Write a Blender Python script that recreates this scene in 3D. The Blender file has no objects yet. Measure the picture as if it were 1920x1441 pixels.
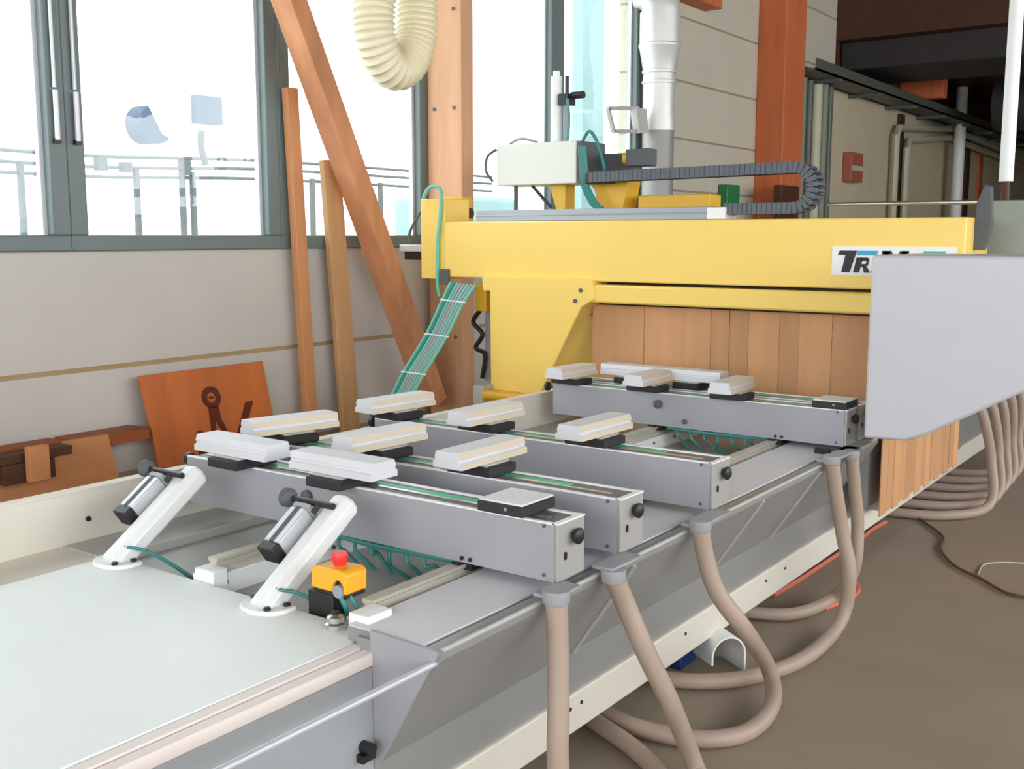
import bpy, bmesh, math, random
from mathutils import Vector, Matrix
random.seed(7)
S = bpy.context.scene
COL = S.collection

# ------------------------------------------------------------------ camera
FPX, TH, PH = 2006.0, math.radians(35.8), math.radians(7.9)
EYE = Vector((0, 0, 1.55))
FW = Vector((-math.sin(TH)*math.cos(PH), math.cos(TH)*math.cos(PH), -math.sin(PH)))
RT = Vector((math.cos(TH), math.sin(TH), 0))
UP = RT.cross(FW)
cd = bpy.data.cameras.new('camera'); cam = bpy.data.objects.new('camera', cd); COL.objects.link(cam)
cd.sensor_width = 36.0; cd.lens = FPX/1920*36.0; cd.clip_start = 0.05; cd.clip_end = 200
cam.matrix_world = Matrix(((RT.x, UP.x, -FW.x, EYE.x), (RT.y, UP.y, -FW.y, EYE.y), (RT.z, UP.z, -FW.z, EYE.z), (0, 0, 0, 1)))
S.camera = cam

# ------------------------------------------------------------------ world, daylight, exposure
S.view_settings.view_transform = 'Standard'; S.view_settings.look = 'None'
S.view_settings.gamma = 1.0; S.view_settings.use_curve_mapping = False
S.view_settings.exposure = 0.0
W = bpy.data.worlds.new('overcast_sky'); S.world = W; W.use_nodes = True
bg = W.node_tree.nodes['Background']
bg.inputs[0].default_value = (0.93, 0.97, 1.0, 1); bg.inputs[1].default_value = 4.9

def area(name, loc, rot, sx, sy, power, col):
    l = bpy.data.lights.new(name, 'AREA'); l.shape = 'RECTANGLE'; l.size = sx; l.size_y = sy
    l.energy = power; l.color = col
    o = bpy.data.objects.new(name, l); COL.objects.link(o); o.location = loc; o.rotation_euler = rot
    return o
# daylight entering through the window bands of the walls outside the picture
area('daylight_right_windows', (4.9, 5.0, 2.9), (0, math.radians(90), 0), 2.2, 16, 150, (1.0, 0.98, 0.95))
area('daylight_rear_windows', (0.0, -4.8, 2.6), (math.radians(90), 0, 0), 8, 2.4, 90, (1.0, 0.98, 0.95))

# ------------------------------------------------------------------ helpers
def P(x, y, X=None, Y=None, Z=None):
    d = FW + RT*((x-960)/FPX) - UP*((y-720.5)/FPX)
    if X is not None: t = (X-EYE.x)/d.x
    elif Y is not None: t = (Y-EYE.y)/d.y
    else: t = (Z-EYE.z)/d.z
    return EYE + d*t

def lin(c):
    r = []
    for v in c:
        v = v/255.0
        r.append(v/12.92 if v <= 0.04045 else ((v+0.055)/1.055)**2.4)
    return (r[0], r[1], r[2], 1)

def mat(name, c, rough=0.5, metal=0.0, var=0.06, scale=6.0, bump=0.0, spec=0.5, stretch=(1, 1, 1), island=0.0):
    m = bpy.data.materials.new(name); m.use_nodes = True
    nt = m.node_tree; b = nt.nodes['Principled BSDF']
    b.inputs['Roughness'].default_value = rough; b.inputs['Metallic'].default_value = metal
    b.inputs['Specular IOR Level'].default_value = spec
    tc = nt.nodes.new('ShaderNodeTexCoord'); mp = nt.nodes.new('ShaderNodeMapping')
    mp.inputs['Scale'].default_value = stretch
    nz = nt.nodes.new('ShaderNodeTexNoise'); nz.inputs['Scale'].default_value = scale; nz.inputs['Detail'].default_value = 5
    nt.links.new(tc.outputs['Object'], mp.inputs[0]); nt.links.new(mp.outputs[0], nz.inputs[0])
    mx = nt.nodes.new('ShaderNodeMix'); mx.data_type = 'RGBA'
    L = lin(c)
    mx.inputs[6].default_value = tuple(max(0, v*(1-var*2)) for v in L[:3])+(1,)
    mx.inputs[7].default_value = tuple(min(1, v*(1+var*2)) for v in L[:3])+(1,)
    nt.links.new(nz.outputs[0], mx.inputs[0])
    out = mx.outputs[2]
    if island:
        g = nt.nodes.new('ShaderNodeNewGeometry'); mr = nt.nodes.new('ShaderNodeMapRange')
        mr.inputs[3].default_value = 1-island; mr.inputs[4].default_value = 1+island
        nt.links.new(g.outputs['Random Per Island'], mr.inputs[0])
        hs = nt.nodes.new('ShaderNodeHueSaturation')
        nt.links.new(mr.outputs[0], hs.inputs['Value']); nt.links.new(out, hs.inputs['Color']); out = hs.outputs[0]
    nt.links.new(out, b.inputs['Base Color'])
    if bump:
        bp = nt.nodes.new('ShaderNodeBump'); bp.inputs['Strength'].default_value = bump; bp.inputs['Distance'].default_value = 0.01
        nt.links.new(nz.outputs[0], bp.inputs['Height']); nt.links.new(bp.outputs[0], b.inputs['Normal'])
    return m

def wood(name, c, axis='z', var=0.12, scale=9.0, rough=0.55, island=0.0):
    st = {'x': (0.12, 1, 1), 'y': (1, 0.12, 1), 'z': (1, 1, 0.12)}[axis]
    return mat(name, c, rough, 0, var, scale, 0.05, 0.3, st, island)

class MB:
    def __init__(s): s.v = []; s.f = []
    def add(s, vs, fs):
        n = len(s.v); s.v += [Vector(p) for p in vs]; s.f += [tuple(i+n for i in f) for f in fs]; return s
    def box(s, x0, x1, y0, y1, z0, z1):
        return s.add([(x0, y0, z0), (x1, y0, z0), (x1, y1, z0), (x0, y1, z0), (x0, y0, z1), (x1, y0, z1), (x1, y1, z1), (x0, y1, z1)],
                     [(3, 2, 1, 0), (4, 5, 6, 7), (0, 1, 5, 4), (1, 2, 6, 5), (2, 3, 7, 6), (3, 0, 4, 7)])
    def bar(s, p0, p1, w, h, up=(0, 0, 1)):
        p0 = Vector(p0); p1 = Vector(p1); d = (p1-p0).normalized(); u = Vector(up)
        a = d.cross(u).normalized(); b = a.cross(d).normalized()
        vs = [p+a*(w/2*i)+b*(h/2*j) for p in (p0, p1) for i, j in ((-1, -1), (1, -1), (1, 1), (-1, 1))]
        return s.add(vs, [(3, 2, 1, 0), (4, 5, 6, 7), (0, 1, 5, 4), (1, 2, 6, 5), (2, 3, 7, 6), (3, 0, 4, 7)])
    def cyl(s, p0, p1, r, r1=None, n=18):
        p0 = Vector(p0); p1 = Vector(p1); r1 = r if r1 is None else r1
        d = (p1-p0).normalized(); a = d.orthogonal().normalized(); b = d.cross(a)
        vs = [p+(a*math.cos(2*math.pi*i/n)+b*math.sin(2*math.pi*i/n))*q for p, q in ((p0, r), (p1, r1)) for i in range(n)]
        fs = [(i, (i+1) % n, n+(i+1) % n, n+i) for i in range(n)]+[tuple(range(n-1, -1, -1)), tuple(range(n, 2*n))]
        return s.add(vs, fs)
    def lathe(s, p0, d, prof, n=20):
        p0 = Vector(p0); d = Vector(d).normalized(); a = d.orthogonal().normalized(); b = d.cross(a); m = len(prof)
        vs = [p0+d*h+(a*math.cos(2*math.pi*i/n)+b*math.sin(2*math.pi*i/n))*max(r, 1e-4) for r, h in prof for i in range(n)]
        fs = [(k*n+i, k*n+(i+1) % n, (k+1)*n+(i+1) % n, (k+1)*n+i) for k in range(m-1) for i in range(n)]
        fs += [tuple(range(n-1, -1, -1)), tuple(range((m-1)*n, m*n))]
        return s.add(vs, fs)
    def tube(s, pts, r, n=10, sub=6, step=0.0, rfun=None):
        pts = [Vector(p) for p in pts]
        q = []
        if sub > 1 and len(pts) > 2:
            for i in range(len(pts)-1):
                a = pts[max(i-1, 0)]; b = pts[i]; c = pts[i+1]; d = pts[min(i+2, len(pts)-1)]
                for k in range(sub):
                    t = k/sub
                    q.append(0.5*((2*b)+(c-a)*t+(2*a-5*b+4*c-d)*t*t+(3*b-a-3*c+d)*t**3))
            q.append(pts[-1])
        else: q = pts
        if step:
            o = [q[0]]; acc = 0.0
            for a, b in zip(q[:-1], q[1:]):
                L = (b-a).length; t = step-acc
                while t <= L: o.append(a.lerp(b, t/L)); t += step
                acc = (acc+L) % step
            q = o
        m = len(q); T = [(q[min(i+1, m-1)]-q[max(i-1, 0)]).normalized() for i in range(m)]
        a = T[0].orthogonal().normalized(); vs = []
        for i in range(m):
            a = (a-T[i]*a.dot(T[i])).normalized(); b = T[i].cross(a)
            rr = rfun(i) if rfun else r
            for k in range(n):
                w = 2*math.pi*k/n; vs.append(q[i]+(a*math.cos(w)+b*math.sin(w))*rr)
        fs = [(i*n+k, i*n+(k+1) % n, (i+1)*n+(k+1) % n, (i+1)*n+k) for i in range(m-1) for k in range(n)]
        fs += [tuple(range(n-1, -1, -1)), tuple(range((m-1)*n, m*n))]
        return s.add(vs, fs)
    def prism(s, poly, axis, a0, a1):
        def pt(u, v, w): return {'x': (w, u, v), 'y': (u, w, v), 'z': (u, v, w)}[axis]
        n = len(poly)
        vs = [pt(u, v, a0) for u, v in poly]+[pt(u, v, a1) for u, v in poly]
        return s.add(vs, [tuple(range(n)), tuple(range(2*n-1, n-1, -1))]+[(i, n+i, n+(i+1) % n, (i+1) % n) for i in range(n)])
    def xf(s, M): s.v = [M @ p for p in s.v]; return s
    def build(s, name, m, parent=None, bevel=0.0, smooth=False, **tags):
        off = Vector((0, 0, 0)); q = parent
        while q is not None: off += q.location; q = q.parent
        me = bpy.data.meshes.new(name); bm = bmesh.new()
        vs = [bm.verts.new(p-off) for p in s.v]
        for f in s.f:
            try: bm.faces.new([vs[i] for i in f])
            except ValueError: pass
        bmesh.ops.recalc_face_normals(bm, faces=bm.faces)
        bm.to_mesh(me); bm.free(); me.materials.append(m)
        if smooth or bevel:
            me.polygons.foreach_set('use_smooth', [True]*len(me.polygons)); me.set_sharp_from_angle(angle=0.65)
        o = bpy.data.objects.new(name, me); COL.objects.link(o)
        if parent is not None: o.parent = parent
        if bevel:
            b = o.modifiers.new('bevel', 'BEVEL'); b.width = bevel; b.segments = 2; b.limit_method = 'ANGLE'; b.angle_limit = 0.7
        for k, val in tags.items(): o[k] = val
        return o

def thing(name, label, cat, loc=(0, 0, 0), group=None):
    o = bpy.data.objects.new(name, None); COL.objects.link(o); o.location = loc; o.empty_display_size = 0.1
    o['label'] = label; o['category'] = cat
    if group: o['group'] = group
    return o
def tag(o, label, cat, group=None):
    o['label'] = label; o['category'] = cat
    if group: o['group'] = group
    return o
def struct(o): o['kind'] = 'structure'; return o
def stree(name, loc=(0, 0, 0)):
    o = bpy.data.objects.new(name, None); COL.objects.link(o); o.location = loc; o['kind'] = 'structure'; return o
def copy_tree(o, parent=None):
    c = o.copy(); COL.objects.link(c)
    if parent is not None: c.parent = parent
    for ch in list(o.children): copy_tree(ch, c)
    return c
def groove_sharp(o): return o

# ------------------------------------------------------------------ materials
M = {}
M['wallfar'] = mat('beige_wall_panel', (198, 186, 156), 0.8, 0, 0.05, 1.5)
M['wall'] = mat('painted_wall_panel', (194, 189, 183), 0.8, 0, 0.04, 2.5, 0.02)
M['wallstrip'] = mat('panel_joint_strip', (165, 140, 105), 0.8)
M['wallR'] = mat('warm_wall_panel', (196, 189, 171), 0.8, 0, 0.04, 2.5, 0.02)
M['stripR'] = mat('grey_joint_strip', (150, 140, 120), 0.8)
M['floor'] = mat('worn_screed', (154, 140, 123), 0.7, 0, 0.07, 2.2, 0.02, 0.35)
M['ceil'] = wood('dark_roof_boards', (70, 52, 42), 'y')
M['frame'] = mat('grey_green_window_frame', (104, 117, 117), 0.45, 0, 0.03)
M['alu'] = mat('brushed_aluminium', (204, 206, 210), 0.4, 0.25, 0.03)
M['oakF'] = wood('glulam_timber', (206, 158, 122), 'z', 0.14, 10)
M['oakR'] = wood('stained_glulam', (196, 108, 66), 'z', 0.14, 10)
M['plank'] = wood('raw_plank', (196, 136, 92), 'z', 0.14, 12)
M['plank2'] = wood('weathered_plank', (190, 148, 104), 'z', 0.14, 12)
M['brace'] = wood('brown_brace_timber', (200, 138, 98), 'z', 0.18, 12)
M['board'] = wood('stained_board', (188, 104, 54), 'z', 0.18, 8, 0.45)
M['emblem'] = wood('dark_inlay', (96, 36, 22), 'z', 0.1)
M['chip'] = mat('chipboard', (190, 128, 82), 0.8, 0, 0.08, 18)
M['rail'] = wood('red_brown_plank', (150, 78, 44), 'y', 0.15)
M['darkwood'] = wood('dark_wood', (78, 48, 34), 'y', 0.15)
M['white'] = mat('white_paint', (238, 240, 238), 0.4, 0, 0.015)
M['table'] = mat('white_table_sheet', (236, 242, 238), 0.45, 0, 0.02, 3)
M['cream'] = mat('cream_paint', (222, 217, 203), 0.5, 0, 0.03)
M['pink'] = mat('pale_edge_strip', (236, 224, 218), 0.5, 0, 0.02)
M['grey'] = mat('grey_machine_paint', (160, 160, 166), 0.45, 0, 0.02)
M['grey2'] = mat('grey_sheet_metal', (150, 150, 148), 0.35, 0.15, 0.04, 3)
M['greyP'] = mat('grey_panel', (158, 162, 165), 0.5, 0, 0.02)
M['cap'] = mat('pale_grey_cap', (184, 183, 178), 0.45, 0, 0.02)
M['endcap'] = mat('grey_end_cap', (166, 164, 159), 0.45, 0, 0.02)
M['cover'] = mat('pale_cover_sheet', (212, 210, 213), 0.45, 0, 0.02)
M['rim'] = mat('toplit_rim', (240, 240, 240), 0.4, 0.0, 0.02)  # near-white colour carries the light falling on the rims from above
M['chan'] = mat('dark_track', (112, 106, 106), 0.5, 0.1, 0.05)
M['steel'] = mat('steel', (196, 196, 196), 0.28, 0.85, 0.03)
M['railsteel'] = mat('oiled_rail_steel', (196, 190, 176), 0.4, 0.15, 0.06)
M['black'] = mat('black_plastic', (34, 33, 35), 0.45, 0, 0.05)
M['rubber'] = mat('black_rubber', (44, 42, 44), 0.7, 0, 0.1)
M['dgrey'] = mat('dark_grey_rubber', (88, 92, 94), 0.7, 0, 0.05)
M['green'] = mat('green_tape', (76, 200, 154), 0.5, 0, 0.05)
M['teal'] = mat('teal_air_tube', (58, 132, 128), 0.4, 0, 0.06)
M['mint'] = mat('mint_tube', (112, 190, 165), 0.4, 0, 0.06)
M['gtube'] = mat('grey_tube', (150, 160, 165), 0.45)
M['yellow'] = mat('yellow_machine_paint', (250, 214, 112), 0.4, 0, 0.02, 2)
M['yellow2'] = mat('bracket_and_shade_yellow', (226, 176, 48), 0.4, 0, 0.03)
M['orange'] = mat('orange_housing', (246, 178, 40), 0.4, 0, 0.02)
M['red'] = mat('red_button', (240, 52, 52), 0.4, 0, 0.02)
M['redline'] = mat('red_cord', (206, 112, 88), 0.6)
M['hose'] = mat('beige_hose', (172, 152, 137), 0.5, 0, 0.06, 8)
M['collar'] = mat('hose_collar', (160, 160, 164), 0.45)
M['padtop'] = mat('pad_top', (226, 230, 226), 0.6, 0, 0.04, 30)
M['galu'] = mat('grey_aluminium', (160, 166, 174), 0.4, 0.3, 0.03)
M['padblk'] = mat('white_pad_block', (216, 216, 220), 0.5, 0, 0.02)
M['padside'] = wood('shade_tinted_strip', (216, 203, 180), 'y', 0.07, 20)  # warm shade of flanks turned from the windows, put into the colour
M['curtain'] = wood('wood_coloured_strips', (206, 156, 112), 'z', 0.10, 12, 0.5, 0.14)
M['hood'] = mat('white_hood', (196, 195, 201), 0.4, 0, 0.01)
M['boxw'] = mat('off_white_box', (226, 228, 220), 0.4, 0, 0.01)
M['chain'] = mat('grey_chain_links', (88, 94, 102), 0.5, 0, 0.06)
M['duct'] = mat('galvanised_duct', (214, 214, 210), 0.4, 0.3, 0.04, 4)
M['ductg'] = mat('grey_duct', (150, 148, 145), 0.5, 0.2, 0.05, 4)
M['spiral'] = mat('ribbed_duct_hose', (226, 216, 186), 0.6, 0, 0.05)
M['greybox'] = mat('grey_green_box', (150, 158, 150), 0.45)
M['pipe'] = mat('cream_conduit', (188, 186, 160), 0.5, 0, 0.05)
M['pipeg'] = mat('green_grey_conduit', (120, 128, 108), 0.5, 0, 0.05)
M['tray'] = mat('grey_cable_tray', (92, 96, 88), 0.5, 0.2, 0.1)
M['dark'] = mat('dark_duct', (46, 42, 42), 0.7, 0, 0.15, 2)
M['cable'] = mat('brown_cable', (96, 74, 56), 0.6)
M['blue'] = mat('blue_plastic', (32, 66, 128), 0.5)
M['redsign'] = mat('red_cabinet', (168, 92, 72), 0.5)
M['greenbox'] = mat('green_box', (40, 120, 70), 0.5)
M['cyanp'] = mat('cyan_print', (66, 164, 200), 0.5, 0, 0.01)
M['tealp'] = mat('teal_print', (70, 172, 176), 0.5, 0, 0.01)
M['ink'] = mat('black_print', (38, 22, 40), 0.5, 0, 0.01)
M['out_white'] = mat('pale_render', (236, 238, 238), 0.9, 0, 0.02)
M['out_roof'] = mat('pale_roof', (206, 222, 220), 0.9, 0, 0.02)
M['out_steel'] = mat('outdoor_steel', (80, 86, 90), 0.7, 0, 0.1)
M['out_grey'] = mat('blower_grey', (66, 78, 98), 0.7, 0, 0.05)
M['out_teal'] = mat('pale_teal_panel', (138, 164, 164), 0.8, 0, 0.05, 1.5)
M['gravel'] = mat('pale_gravel', (220, 220, 216), 0.95, 0, 0.05, 8)

def glass_mat():
    m = bpy.data.materials.new('window_glass'); m.use_nodes = True; nt = m.node_tree
    for n in list(nt.nodes): nt.nodes.remove(n)
    o = nt.nodes.new('ShaderNodeOutputMaterial'); mx = nt.nodes.new('ShaderNodeMixShader')
    tr = nt.nodes.new('ShaderNodeBsdfTransparent'); gl = nt.nodes.new('ShaderNodeBsdfGlossy')
    tr.inputs[0].default_value = (0.95, 0.985, 0.98, 1); gl.inputs['Roughness'].default_value = 0.02
    fr = nt.nodes.new('ShaderNodeLayerWeight'); fr.inputs[0].default_value = 0.12
    mr = nt.nodes.new('ShaderNodeMapRange'); mr.inputs[3].default_value = 0.02; mr.inputs[4].default_value = 0.5
    nt.links.new(fr.outputs['Facing'], mr.inputs[0])
    nt.links.new(mr.outputs[0], mx.inputs[0]); nt.links.new(tr.outputs[0], mx.inputs[1]); nt.links.new(gl.outputs[0], mx.inputs[2])
    nt.links.new(mx.outputs[0], o.inputs[0]); return m
M['glass'] = glass_mat()

# ================================================================== SETTING
XW = -4.6
struct(MB().box(-4.95, 5.3, -5.3, 27, -0.12, 0).build('floor', M['floor']))
# left wall: stacked panels with joint strips, window band z 1.48 - 3.55 up to Y 8.22
wl = stree('wall_left', (XW, 0, 0))
def panel(y0, y1, z0, z1): MB().box(XW-0.2, XW, y0, y1, z0, z1).build('wall_panel', M['wall'], wl)
def jstrip(y0, y1, z): MB().box(XW-0.19, XW-0.004, y0, y1, z-0.012, z+0.012).build('joint_strip', M['wallstrip'], wl)
YB, YE, YF = -5.2, 8.22, 26.0
for z0, z1 in ((0, 0.37), (0.394, 0.908), (0.932, 1.48)): panel(YB, YE, z0, z1)
for z in (0.382, 0.92): jstrip(YB, YE, z)
panel(YB, YE, 3.62, 4.7)
panel(YB, 1.2, 1.48, 3.62)
zs = [0, 0.37, 0.92, 1.46, 1.96, 2.43, 2.94, 3.5, 4.1, 4.7]
for a, b in zip(zs[:-1], zs[1:]): MB().box(XW-0.2, XW, YE, 13.0, a+0.01, b-0.01 if b < 4.7 else b).build('wall_panel', M['wallR'], wl)
for z in zs[1:-1]: MB().box(XW-0.19, XW-0.004, YE, 13.0, z-0.01, z+0.01).build('joint_strip', M['stripR'], wl)
for a, b in ((13.0, 15.2), (15.2, 18.6), (18.6, 22.3), (22.3, YF)): MB().box(XW-0.2, XW, a+0.01, b-0.01, 0, 3.34).build('wall_panel', M['wallfar'], wl)
MB().box(XW-0.2, XW, 13.0, YF, 3.34, 4.7).box(XW-0.2, XW-0.01, 13.0, YF, 0, 3.34).build('shade_toned_wall', M['darkwood'], wl)  # dark tone paints in the unlit upper wall of the far hall
MB().box(XW-0.2, XW, YE, 13.0, 0, 0.02).build('wall_panel', M['wall'], wl)
struct(MB().box(-4.8, 5.2, YB, 13.0, 4.7, 4.85).build('ceiling', M['ceil']))
struct(MB().box(-4.6, 5.2, 13.0, YF, 3.86, 4.0).box(-4.6, 5.2, 13.0, 13.15, 4.0, 4.7).build('ceiling_far', M['darkwood']))  # dark colour of slab and fascia stands in for the lack of light
struct(MB().box(-4.8, 5.2, YF, YF+0.2, 0, 4.7).build('wall_far', M['darkwood']))
# walls out of the picture keep the daylight of their window bands
struct(MB().box(5.0, 5.2, YB, YF, 0, 1.6).box(5.0, 5.2, YB, YF, 4.1, 4.7).box(5.0, 5.2, 13.5, YF, 1.6, 4.1).build('wall_right', M['wall']))
struct(MB().box(-4.6, 5.2, YB-0.2, YB, 0, 1.2).box(-4.6, 5.2, YB-0.2, YB, 3.9, 4.7).build('wall_rear', M['wall']))

# windows of the left wall
def window(n, y0, y1, z0=1.48, z1=3.62, handles=()):
    w = stree('window_%d' % n, (XW, y0, z0))
    f = 0.088
    MB().box(XW-0.07, XW+0.03, y0, y1, z0, z0+0.074).box(XW-0.07, XW+0.03, y0, y1, z1-f, z1)\
        .box(XW-0.07, XW+0.03, y0, y0+f, z0+0.074, z1-f).box(XW-0.07, XW+0.03, y1-f, y1, z0+0.074, z1-f).build('window_frame', M['frame'], w, 0.006)
    MB().box(XW-0.05, XW-0.02, y0+f, y0+f+0.022, z0+0.074, z1-f).box(XW-0.05, XW-0.02, y1-f-0.022, y1-f, z0+0.074, z1-f).build('glazing_bead', M['alu'], w)
    MB().box(XW-0.045, XW-0.039, y0+f-0.01, y1-f+0.01, z0+0.06, z1-f+0.01).build('pane', M['glass'], w)
    for y in handles:
        h = MB().cyl((XW+0.05, y, 1.98), (XW+0.05, y, 2.2), 0.013, n=10).build('window_handle', M['alu'], w, 0, True)
        MB().box(XW+0.02, XW+0.055, y-0.014, y+0.014, 1.965, 1.985).build('handle_base', M['black'], h)
        MB().cyl((XW+0.045, y, 2.21), (XW+0.045, y, 3.55), 0.009, n=8).build('lock_rod', M['alu'], w, 0, True)
window(1, 1.25, 2.86, handles=(2.805,))
window(2, 2.86, 4.14, handles=(2.905,))
window(3, 4.14, 5.42)
window(4, 5.6, 6.93)
window(5, 6.93, 8.22)

# ================================================================== TIMBER
col = thing('timber_column', 'pale glulam column behind the yellow gantry end, between the windows', 'column', (-4.42, 5.45, 0))
MB().box(-4.56, -4.28, 5.395, 5.515, 0, 4.7).build('post', M['oakF'], col, 0.006)
for z in (0.9, 1.6, 2.35, 2.95):
    for x in (-4.5, -4.34): MB().cyl((x, 5.397, z), (x, 5.388, z), 0.012, n=10).build('bolt', M['dgrey'], col)
tag(MB().box(-4.6, -4.3, 10.7, 11.25, 0, 4.7).build('timber_column', M['oakR'], None, 0.01), 'red-brown timber column on the wall right of the white duct', 'column')
# diagonal brace
b0 = P(812, 752, X=-4.39); b1 = b0+(P(520, -60, X=-4.39)-b0)*1.55
tag(MB().bar(b0, b1, 0.115, 0.15, (1, 0, 0)).build('timber_brace', M['brace'], None, 0.005), 'thick diagonal timber brace crossing the windows down to the column', 'brace')
def lean(name, xt, yt, xb, yb, w, d, label, m='plank'):
    t = P(xt, yt, X=-4.53); b = P(xb, yb, X=-4.5); dr = (b-t).normalized(); e = t+dr*((t.z-0.02)/-dr.z)
    tag(MB().bar(e, t, d, w, (0, 1, 0)).build(name, M[m], None, 0.004), label, 'plank')
lean('wood_plank', 543, 165, 580, 768, 0.078, 0.05, 'taller narrow plank leaning on the window beside the compass board')
lean('wood_plank', 618, 300, 655, 785, 0.135, 0.04, 'shorter plank leaning on the wall just left of the diagonal brace', 'plank2')
tag(MB().box(-4.6, -4.42, 6.0, 9.45, 3.62, 3.95).build('timber_lintel', M['oakR'], None, 0.01), 'red-brown timber lintel end above the window beside the white duct', 'beam')

# board with compass emblem, leaning on the wall
bt = [P(272, 703, X=-4.50), P(500, 672, X=-4.50)]
W_ = (bt[1]-bt[0]).length
sl = 0.12; Hb = 0.86
ux = Vector((0, 1, 0)); uz = Vector((-sl, 0.0, 1)).normalized(); un = ux.cross(uz)
brd = thing('emblem_board', 'orange-brown board with a dark compass emblem leaning on the wall', 'board', (-4.38, 3.5, 0))
o0 = Vector((-4.5+sl*Hb, bt[0].y+0.06, 0.02))
def bp(u, v, n=0): return o0+ux*(u-0.09*(v/Hb))+uz*v+un*n
def bpoly(mb, pts, n0=0.0, n1=0.006):
    k = len(pts); mb.add([bp(u, v, n0) for u, v in pts]+[bp(u, v, n1) for u, v in pts], [tuple(range(k)), tuple(range(2*k-1, k-1, -1))]+[(i, k+i, k+(i+1) % k, (i+1) % k) for i in range(k)])
mb = MB(); bpoly(mb, [(0, 0), (W_, 0), (W_, Hb), (0, Hb)], -0.022, 0.0); mb.build('panel', M['board'], brd, 0.002)
def ring(cx, cy, r0, r1):
    mb = MB(); n = 24
    for i in range(n):
        a, b = 2*math.pi*i/n, 2*math.pi*(i+1)/n
        bpoly(mb, [(cx+r0*math.cos(a), cy+r0*math.sin(a)), (cx+r1*math.cos(a), cy+r1*math.sin(a)), (cx+r1*math.cos(b), cy+r1*math.sin(b)), (cx+r0*math.cos(b), cy+r0*math.sin(b))])
    return mb
ex = W_*0.56-0.045; ez = Hb-0.155
mb = ring(ex, ez, 0.028, 0.058); bpoly(mb, [(ex-0.013, ez-0.006), (ex+0.013, ez-0.006), (ex+0.013, ez+0.006), (ex-0.013, ez+0.006)])
bpoly(mb, [(ex-0.035, ez-0.13), (ex+0.035, ez-0.13), (ex+0.03, ez-0.045), (ex-0.03, ez-0.045)])
bpoly(mb, [(ex-0.035, ez-0.13), (ex-0.005, ez-0.13), (ex-0.055, ez-0.42), (ex-0.075, ez-0.42)])
bpoly(mb, [(ex+0.005, ez-0.13), (ex+0.04, ez-0.13), (ex+0.13, ez-0.42), (ex+0.11, ez-0.42)])
bpoly(mb, [(ex+0.10, ez-0.24), (ex+0.15, ez-0.24), (ex+0.265, ez-0.05), (ex+0.215, ez-0.05)])
bpoly(mb, [(ex-0.15, ez-0.3), (ex-0.07, ez-0.3), (ex-0.1, ez-0.16), (ex-0.13, ez-0.16)])
mb.build('compass_emblem', M['emblem'], brd)

# chipboard and planks stacked by the wall at the left
XC = -4.32
y0, y1 = 1.2, P(236, 870, X=XC).y
tag(MB().add([(XC, y0, 0.0), (XC, y1+0.06, 0.0), (XC-0.1, y1-0.02, 0.63), (XC-0.1, y0, 0.63),
              (XC-0.03, y0, 0.0), (XC-0.03, y1+0.06, 0.0), (XC-0.13, y1-0.02, 0.63), (XC-0.13, y0, 0.63)],
             [(0, 1, 2, 3), (7, 6, 5, 4), (0, 4, 5, 1), (1, 5, 6, 2), (2, 6, 7, 3), (3, 7, 4, 0)]).build('chipboard_sheet', M['chip']),
    'tan chipboard sheet standing on edge behind the cream trough', 'board')
tag(MB().box(-4.46, -4.36, 1.2, 2.62, 0.622, 0.652).build('wood_plank', M['rail'], None, 0.003), 'red-brown plank lying on top of the chipboard sheet, at the left edge', 'plank')
tag(MB().box(-4.58, -4.42, 2.72, 3.12, 0.575, 0.628).build('wood_plank', M['rail'], None, 0.003), 'short red-brown plank between chipboard sheet and compass board', 'plank')
rk = thing('wooden_bracket', 'dark wooden bracket with a pale block hung on the chipboard sheet', 'bracket', (-4.3, 2.4, 0.52))
MB().box(-4.36, -4.275, 2.22, 2.62, 0.60, 0.640).build('arm', M['darkwood'], rk, 0.003)
MB().box(-4.33, -4.265, 2.3, 2.53, 0.515, 0.60).build('cradle', M['darkwood'], rk, 0.003)
MB().box(-4.26, -4.22, 2.39, 2.48, 0.52, 0.67).build('block', M['chip'], rk, 0.003)

# ================================================================== MACHINE BED
bed = thing('machine_bed', 'long grey and white machine bed with cream trough and white end table', 'machine bed', (-2.2, 1.0, 0))
YN, YFAR = -0.6, 9.0
MB().box(-2.68, -1.65, YN, 1.745, 0.60, 0.64).build('table_top', M['table'], bed, 0.004)
MB().box(-1.648, -1.618, YN, 1.74, 0.56, 0.637).build('edge_strip', M['pink'], bed, 0.004)
MB().box(-1.614, -1.583, YN, 1.70, 0.60, 0.633).build('edge_strip', M['pink'], bed, 0.004)
MB().box(-1.63, -1.583, YN, 1.664, 0.24, 0.60).build('side_panel', M['greyP'], bed, 0.003)
MB().box(-1.63, -1.59, 1.664, 4.72, 0.24, 0.66).box(-1.63, -1.59, 4.72, YFAR, 0.24, 0.66).build('apron', M['grey2'], bed)
MB().box(-1.66, -1.575, YN, YFAR, 0.12, 0.238).build('base_rail', M['cream'], bed, 0.005)
for y in (1.2, 2.2, 3.4, 4.6, 6.0, 7.6):
    MB().box(-2.0, -1.9, y-0.05, y+0.05, 0.0, 0.14).build('foot', M['dgrey'], bed)
for y in (2.47, 2.53, 3.2, 3.9, 4.1):
    MB().cyl((-1.576, y, 0.20), (-1.572, y, 0.20), 0.006, n=8).build('bolt', M['black'], bed)
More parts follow.
